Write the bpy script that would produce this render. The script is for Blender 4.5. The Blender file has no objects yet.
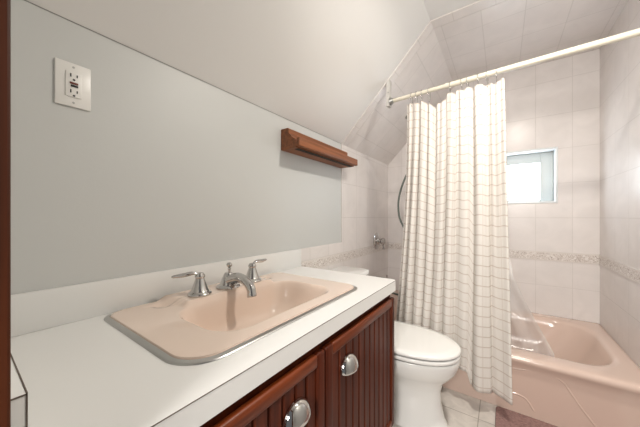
import bpy, bmesh, math, random
from mathutils import Vector, Matrix
random.seed(7)
PI = math.pi
scene = bpy.context.scene
col = scene.collection

# ------------------------------------------------------------------ camera, world, lights, exposure
CAM_Z = 1.05
cd = bpy.data.cameras.new('camera'); cam = bpy.data.objects.new('camera', cd); col.objects.link(cam)
cd.sensor_width = 36.0; cd.lens = 258.55/640*36; cd.clip_start = 0.01; cd.shift_y = 3.2/640
YAW = 0.6132
cam.location = (0, 0, CAM_Z); cam.rotation_euler = (PI/2, 0, YAW)
scene.camera = cam

w = bpy.data.worlds.new('world'); scene.world = w; w.use_nodes = True
bg = w.node_tree.nodes['Background']
bg.inputs['Color'].default_value = (0.95, 0.97, 1.0, 1); bg.inputs['Strength'].default_value = 0.12

def area(name, loc, rot, size, energy, color, shape='DISK', size_y=None):
    l = bpy.data.lights.new(name, 'AREA'); l.shape = shape; l.size = size
    if size_y: l.size_y = size_y
    l.energy = energy; l.color = color
    o = bpy.data.objects.new(name, l); col.objects.link(o); o.location = loc; o.rotation_euler = rot
    return o
area('ceiling_lamp_light', (0.14, 1.06, 2.125), (0, 0, 0), 0.10, 9.8, (1.0, 0.93, 0.84))
area('hall_fill_light', (0.10, -1.25, 1.60), (math.radians(80), 0, 0), 0.6, 30.0, (1.0, 0.95, 0.90))  # unseen fill added behind the doorway to brighten curtain and tub

vs = scene.view_settings
vs.view_transform = 'Standard'; vs.look = 'None'; vs.gamma = 1.0; vs.use_curve_mapping = False
vs.exposure = 0.63

# ------------------------------------------------------------------ material helpers
def new_mat(name):
    m = bpy.data.materials.new(name); m.use_nodes = True
    nt = m.node_tree
    return m, nt, nt.nodes, nt.links, nt.nodes['Principled BSDF']

def plain(name, c, rough=0.5, metal=0.0, coat=0.0, bump=0.0, bscale=200, var=0.0, vscale=6, spec=None, emis=None):
    m, nt, N, L, P = new_mat(name)
    P.inputs['Base Color'].default_value = (*c, 1)
    P.inputs['Roughness'].default_value = rough; P.inputs['Metallic'].default_value = metal
    P.inputs['Coat Weight'].default_value = coat; P.inputs['Coat Roughness'].default_value = 0.06
    if spec is not None: P.inputs['Specular IOR Level'].default_value = spec
    tc = N.new('ShaderNodeTexCoord')
    if var:
        n = N.new('ShaderNodeTexNoise'); n.inputs['Scale'].default_value = vscale; n.inputs['Detail'].default_value = 5
        L.new(tc.outputs['Object'], n.inputs['Vector'])
        r = N.new('ShaderNodeValToRGB')
        r.color_ramp.elements[0].position = 0.3; r.color_ramp.elements[1].position = 0.7
        r.color_ramp.elements[0].color = (*[x*(1-var) for x in c], 1); r.color_ramp.elements[1].color = (*[min(1, x*(1+var)) for x in c], 1)
        L.new(n.outputs['Fac'], r.inputs['Fac']); L.new(r.outputs['Color'], P.inputs['Base Color'])
    if bump:
        n = N.new('ShaderNodeTexNoise'); n.inputs['Scale'].default_value = bscale; n.inputs['Detail'].default_value = 3
        L.new(tc.outputs['Object'], n.inputs['Vector'])
        b = N.new('ShaderNodeBump'); b.inputs['Strength'].default_value = bump; b.inputs['Distance'].default_value = 0.002
        L.new(n.outputs['Fac'], b.inputs['Height']); L.new(b.outputs['Normal'], P.inputs['Normal'])
    if emis:
        P.inputs['Emission Color'].default_value = (*emis[0], 1); P.inputs['Emission Strength'].default_value = emis[1]
    return m

def tile_mat(name, c1, c2, grout, bw, bh, mortar=0.0022, rough=0.18, mott=0.05, mscale=7, offset=(0, 0)):
    m, nt, N, L, P = new_mat(name)
    uv = N.new('ShaderNodeUVMap'); uv.uv_map = 'UVMap'
    mp = N.new('ShaderNodeMapping'); mp.inputs['Location'].default_value = (offset[0], offset[1], 0)
    L.new(uv.outputs['UV'], mp.inputs['Vector'])
    br = N.new('ShaderNodeTexBrick'); br.offset = 0; br.squash = 1
    br.inputs['Scale'].default_value = 1; br.inputs['Mortar Size'].default_value = mortar
    br.inputs['Mortar Smooth'].default_value = 0.3; br.inputs['Bias'].default_value = 0
    br.inputs['Brick Width'].default_value = bw; br.inputs['Row Height'].default_value = bh
    br.inputs['Color1'].default_value = (*c1, 1); br.inputs['Color2'].default_value = (*c2, 1); br.inputs['Mortar'].default_value = (*grout, 1)
    L.new(mp.outputs['Vector'], br.inputs['Vector'])
    n = N.new('ShaderNodeTexNoise'); n.inputs['Scale'].default_value = mscale; n.inputs['Detail'].default_value = 6; n.inputs['Distortion'].default_value = 0.8
    L.new(mp.outputs['Vector'], n.inputs['Vector'])
    mr = N.new('ShaderNodeMapRange'); mr.inputs['From Min'].default_value = 0.3; mr.inputs['From Max'].default_value = 0.7
    mr.inputs['To Min'].default_value = 1-mott; mr.inputs['To Max'].default_value = 1+mott*0.6
    L.new(n.outputs['Fac'], mr.inputs['Value'])
    mx = N.new('ShaderNodeVectorMath'); mx.operation = 'SCALE'
    L.new(br.outputs['Color'], mx.inputs[0]); L.new(mr.outputs['Result'], mx.inputs['Scale'])
    L.new(mx.outputs['Vector'], P.inputs['Base Color'])
    P.inputs['Roughness'].default_value = rough
    inv = N.new('ShaderNodeMath'); inv.operation = 'SUBTRACT'; inv.inputs[0].default_value = 1
    L.new(br.outputs['Fac'], inv.inputs[1])
    b = N.new('ShaderNodeBump'); b.inputs['Strength'].default_value = 0.5; b.inputs['Distance'].default_value = 0.0015
    L.new(inv.outputs['Value'], b.inputs['Height'])
    n2 = N.new('ShaderNodeTexNoise'); n2.inputs['Scale'].default_value = 9; L.new(mp.outputs['Vector'], n2.inputs['Vector'])
    b2 = N.new('ShaderNodeBump'); b2.inputs['Strength'].default_value = 0.12; b2.inputs['Distance'].default_value = 0.004
    L.new(n2.outputs['Fac'], b2.inputs['Height']); L.new(b.outputs['Normal'], b2.inputs['Normal'])
    L.new(b2.outputs['Normal'], P.inputs['Normal'])
    return m

def wood(name, dark, light, rough=0.28, axis='Y', coat=0.4, spec=0.5):
    m, nt, N, L, P = new_mat(name)
    tc = N.new('ShaderNodeTexCoord'); mp = N.new('ShaderNodeMapping')
    s = {'X': (3, 60, 60), 'Y': (60, 3, 60), 'Z': (60, 60, 3)}[axis]
    mp.inputs['Scale'].default_value = s
    L.new(tc.outputs['Object'], mp.inputs['Vector'])
    n = N.new('ShaderNodeTexNoise'); n.inputs['Scale'].default_value = 1.0; n.inputs['Detail'].default_value = 6; n.inputs['Distortion'].default_value = 0.6
    L.new(mp.outputs['Vector'], n.inputs['Vector'])
    r = N.new('ShaderNodeValToRGB'); r.color_ramp.elements[0].position = 0.3; r.color_ramp.elements[1].position = 0.72
    r.color_ramp.elements[0].color = (*dark, 1); r.color_ramp.elements[1].color = (*light, 1)
    L.new(n.outputs['Fac'], r.inputs['Fac']); L.new(r.outputs['Color'], P.inputs['Base Color'])
    P.inputs['Roughness'].default_value = rough; P.inputs['Coat Weight'].default_value = coat; P.inputs['Coat Roughness'].default_value = 0.12; P.inputs['Specular IOR Level'].default_value = spec
    return m

M = {}
M['paint_grey'] = plain('pale grey green wall paint', (0.59, 0.60, 0.588), 0.45, bump=0.08, bscale=120)
M['paint_white'] = plain('white wall paint', (0.78, 0.77, 0.755), 0.6, bump=0.06, bscale=100)
M['tile'] = tile_mat('cream wall tile', (0.775, 0.732, 0.708), (0.79, 0.745, 0.72), (0.69, 0.65, 0.622), 0.205, 0.255, rough=0.27, offset=(0, 0))
M['floor'] = tile_mat('cream floor tile', (0.74, 0.70, 0.65), (0.71, 0.67, 0.62), (0.42, 0.38, 0.34), 0.2, 0.2, 0.0025, 0.3, 0.16, 14)
M['porcelain'] = plain('white porcelain', (0.84, 0.84, 0.82), 0.08, coat=0.5)
M['seat_plastic'] = plain('white seat enamel', (0.86, 0.86, 0.84), 0.12)
M['sink_pink'] = plain('pink sink enamel', (0.77, 0.625, 0.53), 0.10, coat=0.4)
M['tub_pink'] = plain('pink bath enamel', (0.70, 0.54, 0.46), 0.16, coat=0.3)
M['laminate'] = plain('white laminate', (0.80, 0.80, 0.785), 0.30)
M['seam'] = plain('brown laminate seam', (0.13, 0.10, 0.08), 0.6)
M['steel'] = plain('brushed steel', (0.55, 0.55, 0.54), 0.28, 1.0)
M['chrome'] = plain('chrome', (0.58, 0.57, 0.56), 0.05, 1.0)
M['pewter'] = plain('dull metal', (0.40, 0.40, 0.38), 0.3, 1.0)
M['cabinet'] = wood('dark red cabinet wood', (0.042, 0.0055, 0.0008), (0.115, 0.019, 0.0035), axis='Z', coat=0.0, rough=0.45, spec=0.22)
M['cabinet_lit'] = wood('lit dark red cabinet wood', (0.085, 0.014, 0.0025), (0.22, 0.044, 0.009), axis='Y', coat=0.05, rough=0.40, spec=0.3)  # lighter copy of the cabinet wood, lamplight on the rails painted in
M['shelf_wood'] = wood('warm brown shelf wood', (0.15, 0.045, 0.012), (0.32, 0.105, 0.032), axis='Y', rough=0.5, coat=0.05)
M['door_wood'] = wood('door trim wood', (0.035, 0.008, 0.002), (0.085, 0.020, 0.005), axis='Z', rough=0.5, coat=0.0, spec=0.25)
M['rod'] = plain('cream enamelled rod', (0.68, 0.635, 0.53), 0.25)
M['outlet'] = plain('white outlet plastic', (0.83, 0.82, 0.79), 0.3)
M['black'] = plain('black plastic', (0.012, 0.012, 0.012), 0.4)
M['red'] = plain('red plastic', (0.16, 0.03, 0.02), 0.4)
M['slot'] = plain('dark slot shade', (0.02, 0.015, 0.012), 0.8)
M['hose'] = plain('grey metal hose', (0.13, 0.15, 0.13), 0.4, 0.3)
M['vinyl'] = plain('white vinyl', (0.82, 0.85, 0.86), 0.35)
M['sash'] = plain('shaded white vinyl sash', (0.60, 0.645, 0.645), 0.4)  # white vinyl darkened, the backlit shade of the sash is in the colour
M['board'] = plain('dull white board paint', (0.58, 0.56, 0.53), 0.6)
M['glass'] = plain('frosted daylight glass', (0.9, 0.93, 0.95), 0.4, emis=((0.86, 0.93, 1.0), 8.0))
M['lamp'] = plain('lamp glass', (0.9, 0.88, 0.82), 0.4, emis=((1.0, 0.93, 0.82), 2.0))
M['mat_pile'] = plain('mauve bath mat pile', (0.31, 0.19, 0.175), 0.95, bump=1.0, bscale=260, var=0.25, vscale=110)

def border_mat():
    m, nt, N, L, P = new_mat('floral border tile')
    uv = N.new('ShaderNodeUVMap'); uv.uv_map = 'UVMap'
    n = N.new('ShaderNodeTexNoise'); n.inputs['Scale'].default_value = 22; n.inputs['Detail'].default_value = 1; n.inputs['Distortion'].default_value = 3.0
    L.new(uv.outputs['UV'], n.inputs['Vector'])
    r = N.new('ShaderNodeValToRGB'); e = r.color_ramp.elements
    e[0].position = 0.38; e[0].color = (0.80, 0.755, 0.72, 1); e[1].position = 0.45; e[1].color = (0.36, 0.285, 0.245, 1)
    for ps, cc in ((0.49, (0.80, 0.76, 0.72, 1)), (0.54, (0.80, 0.76, 0.72, 1)), (0.58, (0.46, 0.375, 0.325, 1)), (0.64, (0.80, 0.755, 0.72, 1))):
        x = e.new(ps); x.color = cc
    L.new(n.outputs['Fac'], r.inputs['Fac'])
    # plain cream margins along both long edges of the strip
    sp = N.new('ShaderNodeSeparateXYZ'); L.new(uv.outputs['UV'], sp.inputs['Vector'])
    c1 = N.new('ShaderNodeMath'); c1.operation = 'SUBTRACT'; c1.inputs[1].default_value = 0.0335; L.new(sp.outputs['Y'], c1.inputs[0])
    c2 = N.new('ShaderNodeMath'); c2.operation = 'ABSOLUTE'; L.new(c1.outputs[0], c2.inputs[0])
    c3 = N.new('ShaderNodeMapRange'); c3.inputs['From Min'].default_value = 0.023; c3.inputs['From Max'].default_value = 0.027
    L.new(c2.outputs[0], c3.inputs['Value'])
    mx = N.new('ShaderNodeMix'); mx.data_type = 'RGBA'; mx.inputs['B'].default_value = (0.72, 0.67, 0.63, 1)
    L.new(c3.outputs['Result'], mx.inputs['Factor']); L.new(r.outputs['Color'], mx.inputs['A'])
    L.new(mx.outputs['Result'], P.inputs['Base Color']); P.inputs['Roughness'].default_value = 0.25
    b = N.new('ShaderNodeBump'); b.inputs['Strength'].default_value = 0.6; b.inputs['Distance'].default_value = 0.003
    L.new(n.outputs['Fac'], b.inputs['Height']); L.new(b.outputs['Normal'], P.inputs['Normal'])
    return m
M['border'] = border_mat()

def curtain_mat():
    m, nt, N, L, P = new_mat('checked cream curtain cloth')
    uv = N.new('ShaderNodeUVMap'); uv.uv_map = 'UVMap'
    sp = N.new('ShaderNodeSeparateXYZ'); L.new(uv.outputs['UV'], sp.inputs['Vector'])
    def line(out, period, width, off=0.0):
        a = N.new('ShaderNodeMath'); a.operation = 'ADD'; a.inputs[1].default_value = off; L.new(out, a.inputs[0])
        d = N.new('ShaderNodeMath'); d.operation = 'DIVIDE'; d.inputs[1].default_value = period; L.new(a.outputs[0], d.inputs[0])
        f = N.new('ShaderNodeMath'); f.operation = 'FRACT'; L.new(d.outputs[0], f.inputs[0])
        s = N.new('ShaderNodeMath'); s.operation = 'SUBTRACT'; s.inputs[1].default_value = 0.5; L.new(f.outputs[0], s.inputs[0])
        ab = N.new('ShaderNodeMath'); ab.operation = 'ABSOLUTE'; L.new(s.outputs[0], ab.inputs[0])
        mr = N.new('ShaderNodeMapRange'); h = width/period/2
        mr.inputs['From Min'].default_value = h*1.6; mr.inputs['From Max'].default_value = h*0.5
        mr.inputs['To Min'].default_value = 0; mr.inputs['To Max'].default_value = 1
        L.new(ab.outputs[0], mr.inputs['Value']); return mr.outputs['Result']
    h = line(sp.outputs['Y'], 0.053, 0.0045); v = line(sp.outputs['X'], 0.06, 0.0045)
    mh = N.new('ShaderNodeMath'); mh.operation = 'MULTIPLY'; mh.inputs[1].default_value = 0.75; L.new(h, mh.inputs[0])
    mv = N.new('ShaderNodeMath'); mv.operation = 'MULTIPLY'; mv.inputs[1].default_value = 0.3; L.new(v, mv.inputs[0])
    mx = N.new('ShaderNodeMath'); mx.operation = 'MAXIMUM'; L.new(mh.outputs[0], mx.inputs[0]); L.new(mv.outputs[0], mx.inputs[1])
    c = N.new('ShaderNodeMix'); c.data_type = 'RGBA'
    c.inputs['A'].default_value = (0.88, 0.845, 0.80, 1); c.inputs['B'].default_value = (0.62, 0.53, 0.46, 1)
    L.new(mx.outputs[0], c.inputs['Factor'])
    L.new(c.outputs['Result'], P.inputs['Base Color']); P.inputs['Roughness'].default_value = 0.85
    P.inputs['Specular IOR Level'].default_value = 0.2
    tr = N.new('ShaderNodeBsdfTranslucent'); L.new(c.outputs['Result'], tr.inputs['Color'])
    ms = N.new('ShaderNodeMixShader'); ms.inputs['Fac'].default_value = 0.25
    L.new(P.outputs['BSDF'], ms.inputs[1]); L.new(tr.outputs['BSDF'], ms.inputs[2])
    L.new(ms.outputs['Shader'], N['Material Output'].inputs['Surface'])
    nz = N.new('ShaderNodeTexNoise'); nz.inputs['Scale'].default_value = 40; L.new(uv.outputs['UV'], nz.inputs['Vector'])
    b = N.new('ShaderNodeBump'); b.inputs['Strength'].default_value = 0.12; b.inputs['Distance'].default_value = 0.004
    L.new(nz.outputs['Fac'], b.inputs['Height']); L.new(b.outputs['Normal'], P.inputs['Normal'])
    return m
M['curtain'] = curtain_mat()

def liner_mat():
    m, nt, N, L, P = new_mat('clear white plastic film')
    P.inputs['Base Color'].default_value = (0.92, 0.90, 0.88, 1); P.inputs['Roughness'].default_value = 0.32
    t = N.new('ShaderNodeBsdfTransparent'); t.inputs['Color'].default_value = (0.95, 0.95, 0.95, 1)
    ms = N.new('ShaderNodeMixShader'); ms.inputs['Fac'].default_value = 0.55
    L.new(t.outputs['BSDF'], ms.inputs[1]); L.new(P.outputs['BSDF'], ms.inputs[2])
    L.new(ms.outputs['Shader'], N['Material Output'].inputs['Surface'])
    return m
M['liner'] = liner_mat()

# ------------------------------------------------------------------ mesh helpers
def thing(name, label, cat, loc, group=None):
    o = bpy.data.objects.new(name, None); col.objects.link(o); o.location = loc
    o.empty_display_size = 0.05
    o['label'] = label; o['category'] = cat
    if group: o['group'] = group
    bpy.context.view_layer.update()
    return o

def tag(o, label, cat, group=None):
    o['label'] = label; o['category'] = cat
    if group: o['group'] = group
    return o

def obj(name, bm, m, parent=None, smooth=True, angle=40, label=None):
    """bm is in world coordinates; the object is placed at parent's origin"""
    bmesh.ops.recalc_face_normals(bm, faces=bm.faces)
    me = bpy.data.meshes.new(name); bm.to_mesh(me); bm.free()
    me.materials.append(m)
    o = bpy.data.objects.new(name, me); col.objects.link(o)
    if smooth:
        me.polygons.foreach_set('use_smooth', [True]*len(me.polygons))
        me.set_sharp_from_angle(angle=math.radians(angle))
    if parent is not None:
        off = Vector((0, 0, 0)); p = parent
        while p is not None: off += p.location; p = p.parent
        me.transform(Matrix.Translation(-off)); o.parent = parent
    if label: o['label'] = label
    return o

def struct(name, bm, m, parent=None, smooth=False):
    o = obj(name, bm, m, parent, smooth)
    if parent is None: o['kind'] = 'structure'
    return o

def box(bm, x0, x1, y0, y1, z0, z1, bevel=0.0, seg=2):
    vs_ = [bm.verts.new(p) for p in ((x0,y0,z0),(x1,y0,z0),(x1,y1,z0),(x0,y1,z0),(x0,y0,z1),(x1,y0,z1),(x1,y1,z1),(x0,y1,z1))]
    fs = [bm.faces.new([vs_[i] for i in f]) for f in ((0,3,2,1),(4,5,6,7),(0,1,5,4),(1,2,6,5),(2,3,7,6),(3,0,4,7))]
    if bevel:
        es = list({e for f in fs for e in f.edges})
        bmesh.ops.bevel(bm, geom=es, offset=bevel, segments=seg, profile=0.5, affect='EDGES')
    return bm

def B(*a, **k):
    return box(bmesh.new(), *a, **k)

def loft(bm, loops, cap0=True, cap1=True, closed=True):
    rows = [[bm.verts.new(p) for p in lp] for lp in loops]
    n = len(rows[0])
    for a, b in zip(rows, rows[1:]):
        for i in range(n if closed else n-1):
            j = (i+1) % n
            bm.faces.new((a[i], a[j], b[j], b[i]))
    if cap0: bm.faces.new(rows[0][::-1])
    if cap1: bm.faces.new(rows[-1])
    return bm

def tube(bm, pts, radii, n=12, cap=True, flat=1.0, up=None):
    pts = [Vector(p) for p in pts]
    if not hasattr(radii, '__len__'): radii = [radii]*len(pts)
    up = Vector(up) if up else Vector((0, 0, 1))
    t0 = (pts[1]-pts[0]).normalized()
    if abs(t0.dot(up)) > 0.95: up = Vector((1, 0, 0))
    nrm = (up - t0*up.dot(t0)).normalized()
    loops = []
    for i, p in enumerate(pts):
        t = (pts[min(i+1, len(pts)-1)]-pts[max(i-1, 0)]).normalized()
        nrm = (nrm - t*nrm.dot(t)).normalized(); bi = t.cross(nrm)
        loops.append([p + (nrm*math.cos(2*PI*k/n)*flat + bi*math.sin(2*PI*k/n))*radii[i] for k in range(n)])
    return loft(bm, loops, cap, cap)

def spline(pts, per=8):
    P = [Vector(p) for p in pts]; P = [P[0]*2-P[1]] + P + [P[-1]*2-P[-2]]
    out = []
    for i in range(1, len(P)-2):
        for k in range(per):
            t = k/per; a, b, c, d = P[i-1:i+3]
            out.append(0.5*((2*b)+(c-a)*t+(2*a-5*b+4*c-d)*t*t+(3*b-a-3*c+d)*t**3))
    out.append(P[-2]); return out

def lathe(bm, prof, origin, axis=(0, 0, 1), n=32):
    """prof: list of (r, h) along axis from origin"""
    ax = Vector(axis).normalized(); o = Vector(origin)
    u = ax.orthogonal().normalized(); v = ax.cross(u)
    loops = [[o + ax*h + (u*math.cos(2*PI*k/n)+v*math.sin(2*PI*k/n))*max(r, 1e-4) for k in range(n)] for r, h in prof]
    return loft(bm, loops)

def rrect(x0, x1, y0, y1, r, z, nc=8, ns=10):
    """rounded rectangle loop, counter-clockwise, constant vertex count"""
    R = [min(q, (x1-x0)/2-1e-4, (y1-y0)/2-1e-4) for q in (r if isinstance(r, tuple) else (r,)*4)]
    C = [((x1-R[0], y0+R[0]), -PI/2), ((x1-R[1], y1-R[1]), 0), ((x0+R[2], y1-R[2]), PI/2), ((x0+R[3], y0+R[3]), PI)]
    out = []
    for k, ((cx, cy), a0) in enumerate(C):
        r, r2 = R[k], R[(k+1) % 4]
        arc = [(cx+r*math.cos(a0+PI/2*i/nc), cy+r*math.sin(a0+PI/2*i/nc)) for i in range(nc+1)]
        out += arc
        (ncx, ncy), na = C[(k+1) % 4]
        nx = (ncx+r2*math.cos(na), ncy+r2*math.sin(na)); lx = arc[-1]
        for i in range(1, ns):
            out.append((lx[0]+(nx[0]-lx[0])*i/ns, lx[1]+(nx[1]-lx[1])*i/ns))
    return [Vector((x, y, z)) for x, y in out]

def slab(bm, O, U, V, un, vn, th, uv0=(0, 0)):
    """flat panel: corner O, unit axes U,V (metres un,vn), thickness th along -(U x V); UVs in metres"""
    uvl = bm.loops.layers.uv.get('UVMap') or bm.loops.layers.uv.new('UVMap')
    O, U, V = Vector(O), Vector(U).normalized(), Vector(V).normalized(); Nn = U.cross(V)
    q = []
    for dz in (0, -th):
        for (a, b) in ((0, 0), (un, 0), (un, vn), (0, vn)):
            q.append((bm.verts.new(O+U*a+V*b+Nn*dz), (a+uv0[0], b+uv0[1])))
    for f in ((0,1,2,3),(7,6,5,4),(0,4,5,1),(1,5,6,2),(2,6,7,3),(3,7,4,0)):
        fc = bm.faces.new([q[i][0] for i in f])
        for l, i in zip(fc.loops, f): l[uvl].uv = q[i][1]
    return bm

def at(u, v, X=None, Y=None, Z=None):
    """point of the measured photograph pixel on a wall, depth or height plane (metres)"""
    o = u-320; f = 258.55; s, c = math.sin(YAW), math.cos(YAW)
    d = Vector((-f*s+o*c, f*c+o*s, 216.7-v))
    t = X/d.x if X is not None else (Y/d.y if Y is not None else (Z-CAM_Z)/d.z)
    return Vector((d.x*t, d.y*t, CAM_Z+d.z*t))

# ------------------------------------------------------------------ the setting
XW, XR, YW = -0.961, 0.5577, 2.570        # vanity wall, right wall, window wall
ZCR, ZC = 1.583, 2.215                    # knee wall top, flat ceiling
XC = -0.347                               # where the slope meets the flat ceiling
YT = 1.633                                # where the tiling starts
YF0, YF1 = -0.10, 0.0245                  # door wall
ZB0, ZB1 = 0.720, 0.787                   # border tile
TT = 0.006
TO = (0.0, 0.0)

struct('floor', slab(bmesh.new(), (XW-0.1, -1.6, 0), (1, 0, 0), (0, 1, 0), XR-XW+0.2, YW+1.8, 0.1, (0.10+XW-0.1+2, 0.03)), M['floor'])
# vanity wall: painted knee wall
struct('wall_left', slab(bmesh.new(), (XW, YF0, 0), (0, 1, 0), (0, 0, 1), YW-YF0, ZCR+0.02, 0.10), M['paint_grey'])
bm = bmesh.new()
slab(bm, (XW+TT, YT, 0), (0, 1, 0), (0, 0, 1), YW-YT, ZCR-0.004, TT-0.0003, (YT-2.276+2.05, -0.787+1.02))
slab(bm, (XW+TT, 1.1625, 0), (0, 1, 0), (0, 0, 1), YT-1.1625, 0.8635, TT-0.0003, (1.1625-2.276+2.05, -0.787+1.02))
struct('wall_left_tile', bm, M['tile'])
# window wall with opening
WX0, WX1, WZ0, WZ1 = -0.17, 0.339, 1.151, 1.569
bm = bmesh.new()
def wb(x0, x1, z0, z1):
    slab(bm, (x1, YW, z0), (-1, 0, 0), (0, 0, 1), x1-x0, z1-z0, 0.20, (-(x1-0.4155)+2.05, z0-0.787+1.02))
    # normal of (-1,0,0)x(0,0,1) is +Y; flip so the face looks into the room
bm2 = bmesh.new()
def wb2(x0, x1, z0, z1):
    slab(bm2, (x0, YW, z0), (1, 0, 0), (0, 0, 1), x1-x0, z1-z0, 0.20, (x0-0.4155+2.05, z0-0.787+1.02))
wb2(XW-0.1, WX0, 0, ZC+0.1); wb2(WX1, XR+0.1, 0, ZC+0.1); wb2(WX0, WX1, 0, WZ0); wb2(WX0, WX1, WZ1, ZC+0.1)
bm.free()
struct('wall_back', bm2, M['tile'])
struct('wall_right', slab(bmesh.new(), (XR, YW, 0), (0, -1, 0), (0, 0, 1), YW-YF0, ZC+0.1, 0.10), M['paint_grey'])
struct('wall_right_tile', slab(bmesh.new(), (XR-TT, YW, 0), (0, -1, 0), (0, 0, 1), YW-YT, ZC-0.0065, TT-0.0003, (2.276-YW+2.05, -0.787+1.02)), M['tile'])
# door wall with the doorway the photograph is taken from
DX0, DX1, DZ = -0.34, 0.44, 2.03
bm = bmesh.new()
box(bm, XW, DX0-0.05, YF0, YF1-0.001, 0, ZC); box(bm, DX1+0.05, XR, YF0, YF1-0.001, 0, ZC); box(bm, DX0-0.05, DX1+0.05, YF0, YF1-0.001, DZ+0.05, ZC)
struct('wall_front', bm, M['paint_grey'])
bm = bmesh.new()
box(bm, DX0-0.05, DX0, YF0-0.01, 0.0285, 0, DZ+0.05, 0.002); box(bm, DX1, DX1+0.05, YF0-0.01, 0.0285, 0, DZ+0.05, 0.002); box(bm, DX0, DX1, YF0-0.01, 0.0285, DZ, DZ+0.05, 0.002)
struct('trim_1', bm, M['door_wood'])
# ceiling: flat part, slope, tiled part over the bath
struct('ceiling', slab(bmesh.new(), (XC, YW, ZC), (1, 0, 0), (0, -1, 0), XR-XC+0.1, YW-YF0, 0.1), M['paint_white'])
SD = Vector((XC-XW, 0, ZC-ZCR)); SL = SD.length; SU = SD.normalized()
SN = Vector((0, -1, 0)).cross(SU); SN = SN if SN.z < 0 else -SN      # into the room
def slope_pt(X, Y, off=0.0):
    return Vector((X, Y, ZCR+(X-XW)*SD.z/SD.x)) + SN*off
bm = slab(bmesh.new(), slope_pt(XW, YW), SU, (0, -1, 0), SL, YW-YF0, 0.1)
struct('ceiling_slope', bm, M['paint_white'])
EB = 0.075
bm = bmesh.new()
slab(bm, slope_pt(XW, YW, TT), SU, (0, -1, 0), SL, YW-YT-EB-0.003, TT-0.0003, (0.5, 0.30))
slab(bm, slope_pt(XW, YT+EB, TT), SU, (0, -1, 0), SL, EB, TT-0.0003, (0.05, 0.0))
slab(bm, (XC, YW, ZC-TT), (1, 0, 0), (0, -1, 0), XR-XC, YW-YT-EB-0.003, TT-0.0003, (0.16, 0.30))
slab(bm, (XC, YT+EB, ZC-TT), (1, 0, 0), (0, -1, 0), XR-XC, EB, TT-0.0003, (0.09, 0.0))
bmesh.ops.recalc_face_normals(bm, faces=bm.faces)
struct('ceiling_tile', bm, M['tile'])
# border tiles
bm = bmesh.new()
slab(bm, (XW+TT+0.004, 1.1625, ZB0), (0, 1, 0), (0, 0, 1), YW-1.1625, ZB1-ZB0, 0.004)
struct('trim_2', bm, M['border'])
struct('trim_3', slab(bmesh.new(), (XW+TT+0.004, YW-0.004, ZB0), (1, 0, 0), (0, 0, 1), XR-XW-2*TT-0.004, ZB1-ZB0, 0.004), M['border'])
struct('trim_4', slab(bmesh.new(), (XR-TT-0.004, YW-0.004, ZB0), (0, -1, 0), (0, 0, 1), YW-YT-0.004, ZB1-ZB0, 0.004), M['border'])
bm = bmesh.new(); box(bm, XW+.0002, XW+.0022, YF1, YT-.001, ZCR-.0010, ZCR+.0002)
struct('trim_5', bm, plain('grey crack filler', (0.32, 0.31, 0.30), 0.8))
# window
wn = bpy.data.objects.new('window_1', None); col.objects.link(wn); wn.location = ((WX0+WX1)/2, YW, WZ0); wn['kind'] = 'structure'
bpy.context.view_layer.update()
def frame_bm(x0, x1, z0, z1, wd, y0, y1, wb_=None, bev=0.003):
    b_ = bmesh.new(); wb_ = wd if wb_ is None else wb_
    box(b_, x0, x0+wd, y0, y1, z0, z1, bev); box(b_, x1-wd, x1, y0, y1, z0, z1, bev)
    box(b_, x0+wd, x1-wd, y0, y1, z1-wd, z1, bev); box(b_, x0+wd, x1-wd, y0, y1, z0, z0+wb_, bev)
    return b_
obj('casing', frame_bm(WX0+0.0005, WX1-0.0005, WZ0+0.0005, WZ1-0.0005, 0.014, YW-0.004, YW+0.15), M['vinyl'], wn)
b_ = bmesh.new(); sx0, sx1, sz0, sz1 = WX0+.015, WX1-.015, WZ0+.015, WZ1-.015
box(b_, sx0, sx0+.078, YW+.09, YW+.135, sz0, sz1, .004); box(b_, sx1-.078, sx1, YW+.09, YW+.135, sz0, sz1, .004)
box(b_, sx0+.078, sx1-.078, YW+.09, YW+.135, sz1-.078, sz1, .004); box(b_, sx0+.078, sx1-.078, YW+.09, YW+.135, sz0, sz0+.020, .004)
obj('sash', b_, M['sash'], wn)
obj('pane', B(sx0+.0785, sx1-.0785, YW+.128, YW+.134, sz0+.0205, sz1-.0785), M['glass'], wn)

# ------------------------------------------------------------------ ceiling lamp (out of view, lights the room)
lp = thing('ceiling_lamp', 'round flush ceiling lamp on the flat ceiling between vanity and doorway', 'lamp', (0.14, 1.06, ZC))
bm = lathe(bmesh.new(), [(0.0, 0), (0.085, 0), (0.085, -0.02), (0.06, -0.03), (0.0, -0.03)], (0.14, 1.06, ZC-0.001)); obj('base', bm, M['chrome'], lp)
bm = lathe(bmesh.new(), [(0.0, -0.031), (0.06, -0.031), (0.07, -0.045), (0.066, -0.07), (0.04, -0.082), (0.0, -0.085)], (0.14, 1.06, ZC-0.001)); obj('glass_shade', bm, M['lamp'], lp)

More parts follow.
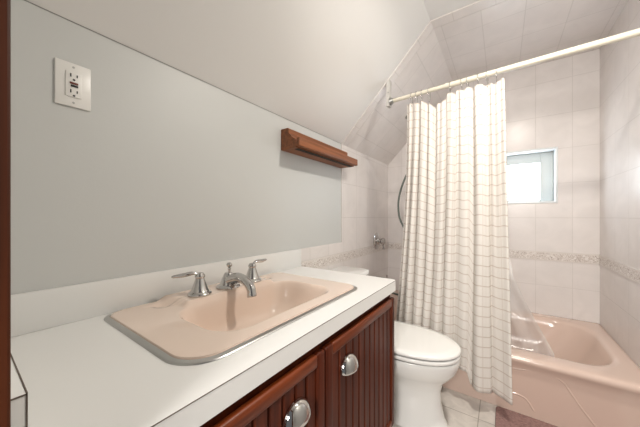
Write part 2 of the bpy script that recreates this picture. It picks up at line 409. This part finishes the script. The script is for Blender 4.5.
# ------------------------------------------------------------------ bathtub
TX0, TX1, TY0, TY1, TZ = XW+TT+0.001, XR-TT-0.001, 1.707, YW-0.001, 0.3155
tb = thing('bathtub', 'pink built-in bathtub with embossed apron along the tiled window wall', 'bathtub', (-0.2, 2.14, 0))
NC, NS = 10, 12
def tl(f, b, l, r, rad, z): return rrect(TX0+l, TX1-r, TY0+f, TY1-b, rad, z, NC, NS)
loops = [tl(.034, 0, 0, 0, .004, 0.001), tl(.030, 0, 0, 0, .004, .235), tl(.024, 0, 0, 0, .004, .262), tl(.008, 0, 0, 0, .004, .278), tl(.001, 0, 0, 0, .004, .290),
         tl(.001, 0, 0, 0, .004, .301), tl(.006, 0, 0, 0, .006, .3105), tl(.016, .004, .004, .004, .012, .3145), tl(.034, .02, .02, .02, .03, TZ),
         tl(.105, .075, .075, .055, .16, TZ-.001), tl(.120, .090, .090, .068, .18, TZ-.006), tl(.130, .098, .10, .078, .19, TZ-.018), tl(.140, .106, .11, .092, .19, TZ-.06),
         tl(.155, .125, .13, .14, .19, .16), tl(.175, .15, .15, .19, .18, .09), tl(.205, .18, .19, .25, .16, .058), tl(.26, .24, .28, .36, .10, .050), tl(.33, .33, .45, .55, .05, .048)]
tub = obj('basin', loft(bmesh.new(), loops), M['tub_pink'], tb, angle=70)
YA = TY0+0.0358
for pts in ([(440, 355), (478, 361), (512, 367.5), (535, 371), (552, 375.5), (562, 381), (569, 390), (577, 402), (586, 414), (600, 432)],
            [(470, 381), (495, 387), (513, 392.5), (521, 395.5), (527, 400), (534, 411), (541, 423), (546, 431)]):
    P3 = [at(u, v, Y=YA) for u, v in pts]
    P3 = [p for p in P3 if 0.0 < p.z < 0.255]
    for p in P3: p.y = TY0+.0328+.004*max(0, 1-p.z/.235)
    obj('apron_ridge', tube(bmesh.new(), spline(P3, 6), 0.0055, 10), M['tub_pink'], tb)
bm = lathe(bmesh.new(), [(0.0, 0), (0.03, 0), (0.03, .004), (0.022, .006), (0, .005)], (TX0+0.55, 2.12, 0.0485)); obj('drain', bm, M['chrome'], tb, label='chrome drain')

# shower valve on the vanity wall
vp = at(376.5, 241, X=XW+TT); vy, vz = vp.y, vp.z
sv = thing('shower_valve', 'round chrome shower valve on the tiled wall over the bathtub end', 'valve', (XW+TT, vy, vz))
XV = XW+TT+0.001
obj('escutcheon', lathe(bmesh.new(), [(0, 0), (.078, 0), (.078, .004), (.066, .012), (.034, .017), (.030, .03), (0, .03)], (XV, vy, vz), (1, 0, 0)), M['chrome'], sv)
obj('knob', lathe(bmesh.new(), [(0, .0305), (.020, .0305), (.018, .042), (.030, .050), (.034, .062), (.030, .076), (.018, .082), (0, .083)], (XV, vy, vz), (1, 0, 0)), M['chrome'], sv)
obj('handle', tube(bmesh.new(), [(XV+.066, vy, vz-.033), (XV+.070, vy, vz-.055), (XV+.068, vy, vz-.072)], [.009, .009, .011], 12), M['chrome'], sv)
for dz_ in (0.045, -0.045):
    obj('screw', lathe(bmesh.new(), [(0, .0125), (.006, .0125), (.005, .0165), (0, .017)], (XV, vy, vz+dz_), (1, 0, 0), 12), M['pewter'], sv)

# tub spout low on the same wall (behind the counter from here)
sp = thing('tub_spout', 'chrome tub spout low on the tiled wall under the shower valve', 'spout', (XW+TT, vy, 0.47))
obj('spout_body', tube(bmesh.new(), spline([(XV, vy, .47), (XV+.06, vy, .47), (XV+.11, vy, .462), (XV+.125, vy, .44)]), [.026]*12+[.022]*12+[.018], 16), M['chrome'], sp)
obj('diverter_knob', lathe(bmesh.new(), [(0, 0), (.005, 0), (.005, .02), (.01, .024), (.008, .034), (0, .036)], (XV+.10, vy, .487)), M['chrome'], sp)

# hand shower with hose
hb = slope_pt(-0.655, 2.2, TT)
hs = thing('hand_shower', 'hand shower with grey hose looping behind the checked curtain', 'shower', hb)
obj('bracket', lathe(bmesh.new(), [(0, .0005), (.022, .0005), (.022, .01), (.012, .016), (.012, .04), (0, .04)], hb, SN, 16), M['pewter'], hs)
g0 = hb + SN*0.052
obj('handset', tube(bmesh.new(), spline([g0+Vector((.02, 0, -.06)), g0, g0+Vector((.03, -.01, .05)), g0+Vector((.10, -.03, .045))]), [.010]*8+[.013]*8+[.016]*8+[.034], 14), M['chrome'], hs)
hp = [g0+Vector((.02, 0, -.06)), Vector((-0.60, 2.2, 1.50)), at(409, 170, Y=2.2), at(403.5, 182, Y=2.2), at(399.5, 195, Y=2.2), at(398.3, 207, Y=2.2), at(400, 219, Y=2.2), at(406, 231, Y=2.2),
      Vector((-0.60, 2.2, 0.84)), Vector((-0.55, 2.2, 0.68)), Vector((-0.56, 2.21, 0.50)), Vector((-0.66, 2.22, 0.385)), Vector((-0.80, vy-.01, 0.37)), Vector((-0.855, vy, 0.405)), Vector((XV+.108, vy, .424))]
obj('hose', tube(bmesh.new(), spline(hp, 10), 0.0085, 10), M['hose'], hs)

# ------------------------------------------------------------------ curtain rod, bracket, hooks, curtain, liner
RL, RR = Vector((-0.5975, 1.648, 1.803)), Vector((XR-TT-0.0005, 1.612, 1.805))
def rod_at(X):
    t = (X-RL.x)/(RR.x-RL.x); return RL.lerp(RR, t)
top = slope_pt(-0.607, 1.64)
br = thing('rod_hanger', 'white board hanging from the tiled slope at the curtain rod end', 'bracket', (top.x, 1.648, top.z))
xa, xb = -0.6190, -0.5990
bm = bmesh.new()
za, zb_ = slope_pt(xa, 1.65).z-0.0095, slope_pt(xb, 1.65).z-0.0095
vv = [bm.verts.new(p) for p in ((xa,1.634,1.772),(xb,1.634,1.772),(xb,1.676,1.772),(xa,1.676,1.772),(xa,1.634,za),(xb,1.634,zb_),(xb,1.676,zb_),(xa,1.676,za))]
for f in ((0,3,2,1),(4,5,6,7),(0,1,5,4),(1,2,6,5),(2,3,7,6),(3,0,4,7)): bm.faces.new([vv[i] for i in f])
obj('board', bm, M['board'], br, smooth=False)
obj('screw', lathe(bmesh.new(), [(0, 0), (.005, 0), (.004, .002), (0, .0022)], (xa+0.012, 1.6338, 1.86), (0, -1, 0), 12), M['pewter'], br)

rd = thing('curtain_rod', 'long cream shower curtain rod running over the bathtub to right wall', 'rod', RL)
ax = (RR-RL).normalized(); Lr = (RR-RL).length
obj('flange', lathe(bmesh.new(), [(0, .0005), (.025, .0005), (.025, .007), (.018, .016), (.0145, .022), (0, .022)], RL, ax, 24), M['pewter'], rd, label='dull metal flange')
obj('inner_tube', tube(bmesh.new(), [RL+ax*.0225, RL+ax*.33], .0120, 20), M['rod'], rd)
obj('outer_tube', tube(bmesh.new(), [RL+ax*.3305, RL+ax*(Lr-.023)], .0145, 20), M['rod'], rd)
obj('flange', lathe(bmesh.new(), [(0, .0005), (.021, .0005), (.021, .006), (.017, .014), (.0165, .022), (0, .022)], RR, -ax, 24), M['rod'], rd)

hook_px = [411.5, 416.5, 421.5, 429, 450, 461.5, 467.5, 478, 487, 496.5]
def rod_px(u):
    p = at(u, 90, Y=1.64)
    for _ in range(4): p = at(u, 90, Y=rod_at(p.x).y)
    return p.x
hx = [rod_px(u) for u in hook_px]
ZTOP = 1.803
def hook_mesh():
    b_ = bmesh.new(); R_ = 0.0165
    pts = [(0, -.004, -.062), (0, .006, -.066), (0, .012, -.056), (0, R_*.95, -.03)]
    pts += [(0, R_*math.cos(a), R_*math.sin(a)) for a in [PI*k/8 for k in range(0, 9)]]
    pts += [(0, -R_*.75, -.025), (0, -.006, -.04)]
    tube(b_, spline(pts, 3), 0.0017, 6)
    bmesh.ops.recalc_face_normals(b_, faces=b_.faces)
    me = bpy.data.meshes.new('curtain_hook'); b_.to_mesh(me); b_.free(); me.materials.append(M['chrome'])
    me.polygons.foreach_set('use_smooth', [True]*len(me.polygons)); return me
hme = hook_mesh()
hl = ['first', 'second', 'third', 'fourth', 'fifth', 'sixth', 'seventh', 'eighth', 'ninth', 'tenth']
extra = ['', '', '', 'before the sagging cloth', 'after the sagging cloth', '', '', '', '', 'at curtain edge']
for i, x in enumerate(hx):
    o = bpy.data.objects.new('curtain_hook', hme); col.objects.link(o)
    p = rod_at(x); o.location = p; o.rotation_euler = (0, 0, random.uniform(-.25, .25))
    tag(o, ('thin chrome hook on cream rod, %s from the left %s' % (hl[i], extra[i])).strip(), 'hook', 'curtain hooks on the shower rod')

def smooth01(a, b, x):
    t = min(1, max(0, (x-a)/(b-a))); return t*t*(3-2*t)
def lin(x, xs, ys):
    for (a, b), (c, d) in zip(zip(xs, xs[1:]), zip(ys, ys[1:])):
        if x <= b: return c+(d-c)*max(0, (x-a)/(b-a))
    return ys[-1]
# curtain
ct = bmesh.new(); uvl = ct.loops.layers.uv.new('UVMap')
NSX, NTZ = 260, 90
_rf = random.Random(11)
FC = []; acc_ = 0.0
while acc_ < 1.0:
    wdt = ([.055, .075, .10, .085, .11, .10, .135, .17, .19]+[.1]*5)[len(FC)]; FC.append((acc_, wdt, _rf.uniform(.7, 1.15), _rf.uniform(-.3, .3))); acc_ += wdt
def fold(s):
    """irregular pleats of different width and depth"""
    for s0, wd_, am, sk_ in FC:
        if s < s0+wd_:
            q = (s-s0)/wd_; q2 = q + sk_*math.sin(2*PI*q)*.35
            return am*math.sin(2*PI*q2), math.cos(2*PI*q2)*am, 0.25*math.sin(2*PI*(s*3.3+.2))
    return 0, 1, 0
xtop0, xtop1 = at(407, 100, Y=1.645).x, at(504.5, 85, Y=1.62).x
grid = []
for j in range(NTZ+1):
    t = j/NTZ; row = []
    for i in range(NSX+1):
        s = i/NSX
        x0 = xtop0 + (-0.570-xtop0)*t**1.8; x1 = xtop1 + (0.043-xtop1)*t
        xx = x0+(x1-x0)*s
        # heights of the gathered top edge, in metres under the rod
        drop = lin(s, [0, .20, .33, .40, .46, .6, .8, 1.0], [.046, .054, .105, .090, .052, .043, .048, .050])
        drop += 0.006*math.sin(2*PI*s*10)
        zt = 1.803-drop
        zb0 = lin(s, [0, .60, .655, .69, 1.0], [.235, .205, .195, .125, .118])
        z = zt+(zb0-zt)*t
        a, c_, h = fold(s)
        amp = 0.012+0.010*smooth01(0, .35, t)
        if .2 < s < .45: amp *= 1-0.6*math.sin(PI*(s-.2)/.25)*(1-t)
        y = rod_at(min(xx, .5)).y + amp*(a+h*(.5+.5*t)) + .005*(1-t)**2*math.sin(2*PI*21*s) + 0.004*math.sin(7*t+9*s)
        y += -0.012*t*smooth01(.6, .75, s) + 0.002
        xx += 0.008*c_*(0.6+.6*t)*min(1, 6*s, 6*(1-s)) + 0.004*math.sin(5*t+s*17)*t*min(1, 6*(1-s))
        row.append((Vector((xx, y, z)), s, 1-t))
    grid.append(row)
rows = [[ct.verts.new(p[0]) for p in r] for r in grid]
arc = [[0.0] for _ in grid]
mid = grid[45]; acc = [0.0]
for i in range(NSX): acc.append(acc[-1]+(mid[i+1][0]-mid[i][0]).length)
for j in range(NTZ):
    for i in range(NSX):
        f = ct.faces.new((rows[j][i], rows[j][i+1], rows[j+1][i+1], rows[j+1][i]))
        for l, (jj, ii) in zip(f.loops, ((j, i), (j, i+1), (j+1, i+1), (j+1, i))):
            l[uvl].uv = (acc[ii], (1-jj/NTZ)*1.62)
co = obj('shower_curtain', ct, M['curtain'], None, angle=180)
so = co.modifiers.new('thickness', 'SOLIDIFY'); so.thickness = 0.0015; so.offset = 0
tag(co, 'cream shower curtain with thin tan check, gathered to the left of the window', 'curtain')

# clear liner inside the tub
ln = bmesh.new(); NI, NJ = 60, 70; rows = []
for j in range(NJ+1):
    t = j/NJ; z = 1.70 + (0.20-1.70)*t; row = []
    fl = smooth01(0.72, 0.30, z) if z > .30 else 1.0
    fl = max(0, min(1, (0.74-z)/0.46))
    yb = 1.688 + 0.232*min(1, max(0, (0.74-z)/0.40))**1.0 + max(0, .34-z)*0.25
    xr = 0.005 + 0.045*smooth01(1.0, .7, z) + 0.19*fl**1.1
    xl = -0.44
    for i in range(NI+1):
        s = i/NI
        x = xl+(xr-xl)*s
        y = yb + (0.006+0.016*fl)*math.sin(2*PI*(6*s+.2*math.sin(6*t))) + 0.005*fl*math.sin(31*s+14*t)
        row.append(ln.verts.new((x, y, z + .012*math.sin(9*s)*fl)))
    rows.append(row)
for j in range(NJ):
    for i in range(NI):
        ln.faces.new((rows[j][i], rows[j][i+1], rows[j+1][i+1], rows[j+1][i]))
lo = obj('curtain_liner', ln, M['liner'], None, angle=180)
tag(lo, 'clear plastic liner hanging into the bathtub behind the checked curtain', 'liner')

# ------------------------------------------------------------------ toilet
CY = 1.400
tt = thing('toilet', 'white toilet with closed lid between the vanity and the bathtub', 'toilet', (-0.55, CY, 0))
def egg(xb, xf, hw, z, n=48, p=2.15, wpos=0.45):
    cx = xb+(xf-xb)*wpos; out = []
    for k in range(n):
        a = 2*PI*k/n; c, s = math.cos(a), math.sin(a)
        ex = (xf-cx) if c > 0 else (cx-xb); pp = p if c > 0 else 3.0
        out.append(Vector((cx+ex*math.copysign(abs(c)**(2/pp), c), CY+hw*math.copysign(abs(s)**(2/pp), s), z)))
    return out
L_ = [egg(-.74, -.215, .112, .001), egg(-.74, -.218, .110, .02), egg(-.735, -.232, .098, .05), egg(-.73, -.248, .090, .12), egg(-.73, -.250, .093, .18), egg(-.73, -.238, .108, .225),
      egg(-.735, -.205, .140, .262), egg(-.74, -.180, .165, .295), egg(-.74, -.168, .178, .33), egg(-.74, -.164, .181, .352), egg(-.74, -.165, .180, .359), egg(-.739, -.167, .178, .3615), egg(-.737, -.171, .174, .3615), egg(-.735, -.175, .170, .349), egg(-.70, -.22, .13, .3485)]
obj('bowl', loft(bmesh.new(), L_), M['porcelain'], tt, angle=80)
obj('seat', loft(bmesh.new(), [egg(-.60, -.23, .11, .372), egg(-.653, -.176, .169, .372), egg(-.655, -.172, .173, .3682), egg(-.657, -.165, .178, .3682), egg(-.66, -.162, .181, .371), egg(-.66, -.162, .181, .384), egg(-.657, -.165, .178, .3865),
    egg(-.655, -.170, .174, .3865), egg(-.652, -.175, .170, .378), egg(-.60, -.23, .11, .378)]), M['seat_plastic'], tt, angle=60)
obj('lid', loft(bmesh.new(), [egg(-.60, -.23, .11, .400), egg(-.655, -.175, .170, .400), egg(-.66, -.169, .175, .3925), egg(-.665, -.163, .179, .3925), egg(-.67, -.160, .182, .395), egg(-.67, -.160, .182, .404), egg(-.66, -.168, .176, .4100), egg(-.62, -.21, .145, .4132), egg(-.52, -.33, .07, .4142)]), M['seat_plastic'], tt, angle=60)
for dy in (-.075, .075):
    obj('hinge', B(-.695, -.668, CY+dy-.022, CY+dy+.022, .362, .398, .006), M['seat_plastic'], tt)
def tnk(x0, x1, hw, r, z): return rrect(x0, x1, CY-hw, CY+hw, r, z, 6, 6)
TB = XW+TT+0.012
obj('tank', loft(bmesh.new(), [tnk(TB+.01, -.755, .19, .03, .374), tnk(TB, -.742, .205, .035, .40), tnk(TB, -.735, .212, .035, .62), tnk(TB, -.733, .214, .035, .664)]), M['porcelain'], tt)
obj('tank_lid', loft(bmesh.new(), [tnk(TB-.006, -.727, .220, .04, .6645), tnk(TB-.007, -.722, .225, .04, .670), tnk(TB-.007, -.722, .225, .04, .688), tnk(TB-.005, -.727, .221, .04, .695), tnk(TB+.01, -.745, .205, .03, .698)]), M['porcelain'], tt)
bm = bmesh.new(); lathe(bm, [(0, 0), (.013, 0), (.013, .012), (0, .014)], (-.7345, CY-.15, .60), (1, 0, 0), 16); tube(bm, [(-.722, CY-.15, .60), (-.716, CY-.12, .598), (-.716, CY-.07, .592)], [.006, .006, .008], 10)
obj('flush_lever', bm, M['chrome'], tt, label='chrome flush lever')

# ------------------------------------------------------------------ vanity cabinet
VY0, VY1, VX1 = 0.045, 1.157, -0.420
cb = thing('vanity_cabinet', 'dark red wood vanity cabinet with two beadboard doors under the counter', 'cabinet', (-0.68, 0.60, 0))
bm = bmesh.new()
box(bm, XW+.003, VX1, VY1-.018, VY1, .0, .709); box(bm, XW+.003, VX1, VY0, VY0+.018, .0, .709)
box(bm, XW+.003, VX1, VY0+.018, VY1-.018, .09, .108); box(bm, XW+.003, XW+.012, VY0+.018, VY1-.018, .108, .709)
box(bm, VX1-.02, VX1, VY0+.018, VY1-.018, .655, .709); box(bm, VX1-.02, VX1, .575, .62, .108, .655); box(bm, VX1-.02, VX1, VY0+.018, VY1-.018, .108, .14)
box(bm, VX1-.06, VX1-.045, VY0+.018, VY1-.018, 0, .09)
obj('body', bm, M['cabinet'], cb, smooth=False)
def door(y0, y1, z0, z1, py):
    x0, x1 = VX1+.001, VX1+.021; fw = .036
    # beadboard panel: grooves in the profile, extruded up
    prof = []; y = y0+fw-.003; pitch = (y1-y0-2*fw+.006)/11
    for k in range(11):
        ya = y+k*pitch
        prof += [(ya, .0045), (ya+.0035, .011), (ya+.006, .013), (ya+pitch-.006, .013), (ya+pitch-.0035, .011)]
    prof.append((y1-fw+.003, .0045))
    b_ = bmesh.new()
    lo_ = [Vector((x0+dx, yy, z0+fw-.004)) for yy, dx in prof] + [Vector((x0+.001, y1-fw+.003, z0+fw-.004)), Vector((x0+.001, y0+fw-.003, z0+fw-.004))]
    hi_ = [Vector((p.x, p.y, z1-fw+.004)) for p in lo_]
    loft(b_, [lo_, hi_])
    d_ = obj('door', b_, M['cabinet'], cb, smooth=False)
    for ya, yb in ((y0, y0+fw), (y1-fw, y1)):
        obj('stile', B(x0, x1, ya, yb, z0, z1, .006, 3), M['cabinet'], d_)
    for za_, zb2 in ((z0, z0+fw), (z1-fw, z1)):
        obj('rail', B(x0, x1+.001, y0+fw-.002, y1-fw+.002, za_, zb2, .008, 3), M['cabinet_lit'], d_)
    # cup pull: half dome, open below
    pz = .578; W_, H_, D_ = .046, .046, .032; px = x0+.0135
    b_ = bmesh.new(); loops = []
    for iu in range(25):
        a = PI*iu/24                                     # across, left to right
        lp_ = []
        for iv in range(13):
            q = PI/2*iv/12                               # from wall top round to the front lip
            lp_.append(Vector((px + D_*math.sin(a)**.9*math.sin(q), py - W_*math.cos(a), pz - .012 + H_*math.sin(a)**.9*math.cos(q))))
        loops.append(lp_)
    rows_ = [[b_.verts.new(p) for p in l] for l in loops]
    for A_, B_ in zip(rows_, rows_[1:]):
        for i in range(12):
            try: b_.faces.new((A_[i], A_[i+1], B_[i+1], B_[i]))
            except ValueError: pass
    bmesh.ops.remove_doubles(b_, verts=b_.verts, dist=.0002)
    pl = obj('pull', b_, M['chrome'], d_, angle=180, label='chrome cup pull')
    so_ = pl.modifiers.new('thickness', 'SOLIDIFY'); so_.thickness = .0022; so_.offset = -1
door(.056, .593, .110, .6835, .473)
door(.600, VY1+.001, .110, .6835, .728)

# ------------------------------------------------------------------ countertop
CZ = .7635; CX1 = -0.392; CY0, CY1 = 0.026, 1.1625
SX0, SX1, SY0, SY1 = -0.936, -0.476, 0.254, 0.950       # sink outline
ctp = thing('countertop', 'white laminate countertop with low backsplash on the wood vanity', 'countertop', (-0.68, 0.60, .712))
bm = bmesh.new()
hx0, hx1, hy0, hy1 = SX0+.02, SX1-.02, SY0+.02, SY1-.02
def ring(z, e=0): 
    return ([bm.verts.new(p) for p in ((XW+.0015, CY0, z), (CX1-e, CY0, z), (CX1-e, CY1-.014-e, z), (CX1-.014-e, CY1-e, z), (XW+.0015, CY1-e, z))],
            [bm.verts.new(p) for p in ((hx0, hy0, z), (hx1, hy0, z), (hx1, hy1, z), (hx0, hy1, z))])
o1, i1 = ring(CZ); o0, i0 = ring(CZ-.0465)
for o_, i_ in ((o1, i1), (o0, i0)):
    for q in ((o_[0], o_[1], i_[1], i_[0]), (o_[1], o_[2], i_[2], i_[1]), (o_[2], o_[3], i_[2]), (o_[3], o_[4], i_[3], i_[2]), (o_[4], o_[0], i_[0], i_[3])): bm.faces.new(q)
for k in range(5): bm.faces.new((o0[k], o0[(k+1) % 5], o1[(k+1) % 5], o1[k]))
for k in range(4): bm.faces.new((i0[k], i0[(k+1) % 4], i1[(k+1) % 4], i1[k]))
obj('worktop', bm, M['laminate'], ctp, smooth=False)
obj('backsplash', B(XW+.0012, XW+.0115, CY0, CY1, CZ+.0003, .8635, .0015), M['laminate'], ctp)
obj('side_splash', B(XW+.019, -0.414, CY0, CY0+.0195, CZ+.0003, .8620, .0012), M['laminate'], ctp)
bm = bmesh.new(); box(bm, CX1-.0005, CX1+.0006, CY0, CY1-.014, CZ-.0018, CZ-.0002)
obj('edge_seam', bm, M['seam'], ctp, smooth=False, label='thin brown seam')
bm = bmesh.new(); box(bm, -0.4142, -0.4134, CY0, CY0+.0195, .8602, .8618); box(bm, -0.4150, -0.4134, CY0+.0190, CY0+.0202, CZ+.0005, .8618); box(bm, XW+.02, -.4140, CY0+.0190, CY0+.0203, .8608, .8624)
obj('edge_seam', bm, M['seam'], ctp, smooth=False, label='thin brown seam')

# ------------------------------------------------------------------ sink
sk = thing('sink', 'pink drop-in sink with steel rim set in the white countertop', 'sink', (-.7, .6, CZ))
nc, ns = 14, 22
def rr(x0, x1, y0, y1, r): return rrect(x0, x1, y0, y1, r, 0, nc, ns)
def RC(e=0): return (.072+e, .055+e, .040+e, .040+e)      # front corners rounder than the back ones
bx0, bx1, by0, by1 = -.797, -.523, .362, .855
outer = rr(SX0, SX1, SY0, SY1, RC())
basin = rr(bx0, bx1, by0, by1, .085)
def top_z(x, y):
    z = .0075
    deck = smooth01(-.793, -.806, x) * smooth01(.407, .427, y + .35*max(0, -.87-x)) * smooth01(.797, .777, y)
    z += .0135*deck
    for yc in (.382, .820):
        d = math.hypot((x+.880)/.034, (y-yc)/.030); z -= .0075*(1-smooth01(.3, 1.0, d))
    return z
loops = []
for e, z in ((0, .0), (0, .003), (-.0004, .0052), (-.003, .0070)):
    loops.append([Vector((p.x, p.y, z)) for p in rr(SX0-e, SX1+e, SY0-e, SY1+e, RC(e))])
NR = 26
for k in range(NR+1):
    t = .02+.96*k/NR
    loops.append([Vector((p.x+(q.x-p.x)*t, p.y+(q.y-p.y)*t, 0)) for p, q in zip(outer, basin)])
    for v_ in loops[-1]:
        v_.z = top_z(v_.x, v_.y)
        if k == 0: v_.z = min(v_.z, .0075)
cx_, cy_ = -.665, .594
edge_z = [top_z(p.x, p.y) for p in basin]
for r_, dz_ in ((1.0, -.001), (.985, -.004), (.965, -.011), (.94, -.026), (.91, -.05), (.87, -.078), (.81, -.102), (.72, -.118), (.6, -.126), (.45, -.130), (.3, -.133), (.15, -.135)):
    loops.append([Vector((cx_+(p.x-cx_)*r_ , cy_+(p.y-cy_)*r_, ez*(1-smooth01(0, .06, -dz_)) + (.0075)*smooth01(0, .06, -dz_) + dz_)) for p, ez in zip(basin, edge_z)])
for lp_ in loops:
    for v_ in lp_: v_.z += CZ
bm = loft(bmesh.new(), loops, cap0=False)
obj('basin', bm, M['sink_pink'], sk, angle=60)
rl = []
for e, z in ((.0140, .0004), (.0135, .0018), (.008, .0034), (.003, .0044), (.0004, .0046), (.0004, .0004)):
    rl.append([Vector((p.x, p.y, CZ+z)) for p in rr(SX0-min(e, .0100), SX1+e, SY0-e, SY1+e, RC(e))])
bm = bmesh.new(); rows_ = [[bm.verts.new(p) for p in l] for l in rl]; n_ = len(rows_[0])
for A_, B_ in zip(rows_, rows_[1:]+rows_[:1]):
    for i in range(n_): bm.faces.new((A_[i], A_[(i+1) % n_], B_[(i+1) % n_], B_[i]))
obj('rim', bm, M['steel'], sk, angle=60, label='brushed steel rim')
obj('drain', lathe(bmesh.new(), [(0, 0), (.024, 0), (.024, .003), (.017, .0035), (.015, .001), (0, .001)], (cx_, cy_, CZ-.1232)), M['chrome'], sk, label='chrome drain')

# ------------------------------------------------------------------ faucet
DZK = CZ+.0214; FX = -.843
fc = thing('faucet', 'chrome widespread faucet with curved spout and two levers on the pink sink', 'faucet', (FX, .598, DZK))
KF = 1.22
prof = [(0, 0), (.030, 0), (.031, .003), (.029, .007), (.025, .009), (.0225, .013), (.0175, .028), (.0125, .042), (.0115, .046), (.0135, .049), (.0135, .053), (.009, .060), (0, .062)]
prof = [(a_*KF, b_*KF) for a_, b_ in prof]
def handle(y, tip):
    h = obj('handle', lathe(bmesh.new(), prof, (FX, y, DZK)), M['chrome'], fc)
    a = Vector((FX, y, DZK+.056*KF)); b = a+Vector(tip)
    pts = spline([a, a.lerp(b, .25)+Vector((0, 0, .006)), a.lerp(b, .6)+Vector((0, 0, .002)), b], 6)
    n = len(pts); rad = [.0062+.0060*math.sin(PI*min(1, max(0, (k/(n-1)-.15)/.9)))**1.2 for k in range(n)]
    rad[-1] = .0035
    obj('lever', tube(bmesh.new(), pts, rad, 12, flat=.6), M['chrome'], h)
handle(.486, (-.042, -.074, -.001)); handle(.712, (-.010, .088, .008))
bm = [(0, 0), (.034, 0), (.035, .004), (.032, .009), (.026, .012), (.023, .020), (.019, .032), (.0145, .044), (.011, .052), (0, .053)]; bm = lathe(bmesh.new(), [(a_*KF, b_*1.05) for a_, b_ in bm], (FX, .598, DZK))
spb = obj('spout', bm, M['chrome'], fc)
pts = spline([(FX-.004, .598, DZK+.016), (FX+.018, .598, DZK+.030), (FX+.055, .598, DZK+.043), (FX+.095, .598, DZK+.039), (FX+.126, .598, DZK+.018), (FX+.134, .598, DZK-.012)], 7)
rad = [.025 - .0095*min(1, k/20) for k in range(len(pts))]; rad[-1] = .0165; rad[-2] = .017; rad[-3] = .0165
obj('spout_arm', tube(bmesh.new(), pts, rad, 20), M['chrome'], spb)
bm = lathe(bmesh.new(), [(0, .0562), (.0042, .0562), (.0042, .066), (.007, .070), (.004, .074), (.0085, .079), (.011, .085), (.0075, .092), (0, .094)], (FX+.006, .598, DZK), n=16)
obj('lift_knob', bm, M['chrome'], spb)

# ------------------------------------------------------------------ wooden light shelf on the knee wall
ws = thing('wall_shelf', 'brown wooden shelf box with stepped front mounted high on the grey wall', 'shelf', (XW, 1.32, 1.40))
y0, y1 = 1.005, 1.632
X0 = XW+.0008
def prism(prof, ya, yb):
    return loft(bmesh.new(), [[Vector((x, ya, z)) for x, z in prof], [Vector((x, yb, z)) for x, z in prof]])
prof = [(X0, 1.403), (X0+.105, 1.403), (X0+.105, 1.438), (X0+.098, 1.449), (X0+.085, 1.456), (X0+.075, 1.462), (X0+.066, 1.474), (X0+.058, 1.482), (X0+.054, 1.486), (X0+.054, 1.508), (X0+.048, 1.513), (X0, 1.513)]
XS = XW+TT+.0008
obj('back_board', prism(prof, y0, y1-.001), M['shelf_wood'], ws, angle=30)
fx = X0+.108
bm = bmesh.new(); box(bm, fx, fx+.022, y0-.004, y1+.010, 1.408, 1.452, .004, 3)
obj('fascia', bm, M['shelf_wood'], ws)
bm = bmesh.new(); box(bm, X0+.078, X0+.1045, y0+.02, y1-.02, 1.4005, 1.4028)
obj('slot', bm, M['slot'], ws, smooth=False, label='dark slot shade')  # flat dark strip under the board, painted shade of the recess

# ------------------------------------------------------------------ outlet
oy, oz = .190, 1.4085
ou = thing('wall_outlet', 'white electrical outlet with red and black buttons on the grey wall', 'outlet', (XW, oy, oz))
xo = XW+.0006
obj('cover_plate', B(xo, xo+.006, oy-.0365, oy+.0365, oz-.0595, oz+.0595, .0025, 2), M['outlet'], ou)
obj('receptacle', B(xo+.0062, xo+.0088, oy-.0165, oy+.0165, oz-.0335, oz+.0335, .0008), M['outlet'], ou)
xs = xo+.0089
for dz_ in (.0215, -.0215):
    for dy, hh in ((-.0065, .0045), (.0065, .0035)):
        obj('slot', B(xs, xs+.0004, oy+dy-.0013, oy+dy+.0013, oz+dz_-hh+.003, oz+dz_+hh+.003), M['black'], ou, smooth=False)
    obj('slot', lathe(bmesh.new(), [(0, 0), (.0027, 0), (.0027, .0004), (0, .0004)], (xs, oy, oz+dz_-.0085), (1, 0, 0), 12), M['black'], ou)
obj('button', B(xs, xs+.0016, oy-.0085, oy+.0085, oz+.0008, oz+.0060, .0005), M['red'], ou, label='red button')
obj('button', B(xs, xs+.0016, oy-.0065, oy+.0085, oz-.0066, oz-.0012, .0005), M['black'], ou, label='black button')
for dz_ in (.048, -.048):
    obj('screw', lathe(bmesh.new(), [(0, 0), (.0028, 0), (.0022, .001), (0, .0011)], (xo+.0061, oy, oz+dz_), (1, 0, 0), 12), M['steel'], ou)

# ------------------------------------------------------------------ bath mat
bm = bmesh.new()
lps = [rrect(-.026, .50, 1.10, 1.722, .02, .0008, 5, 16), rrect(-.028, .502, 1.098, 1.724, .02, .006, 5, 16), rrect(-.026, .50, 1.10, 1.722, .02, .012, 5, 16), rrect(-.016, .49, 1.11, 1.712, .02, .0135, 5, 16)]
loft(bm, lps)
mo = obj('bath_mat', bm, M['mat_pile'], None); tag(mo, 'mauve brown bath mat on the cream tiled floor beside the bathtub', 'bath mat')
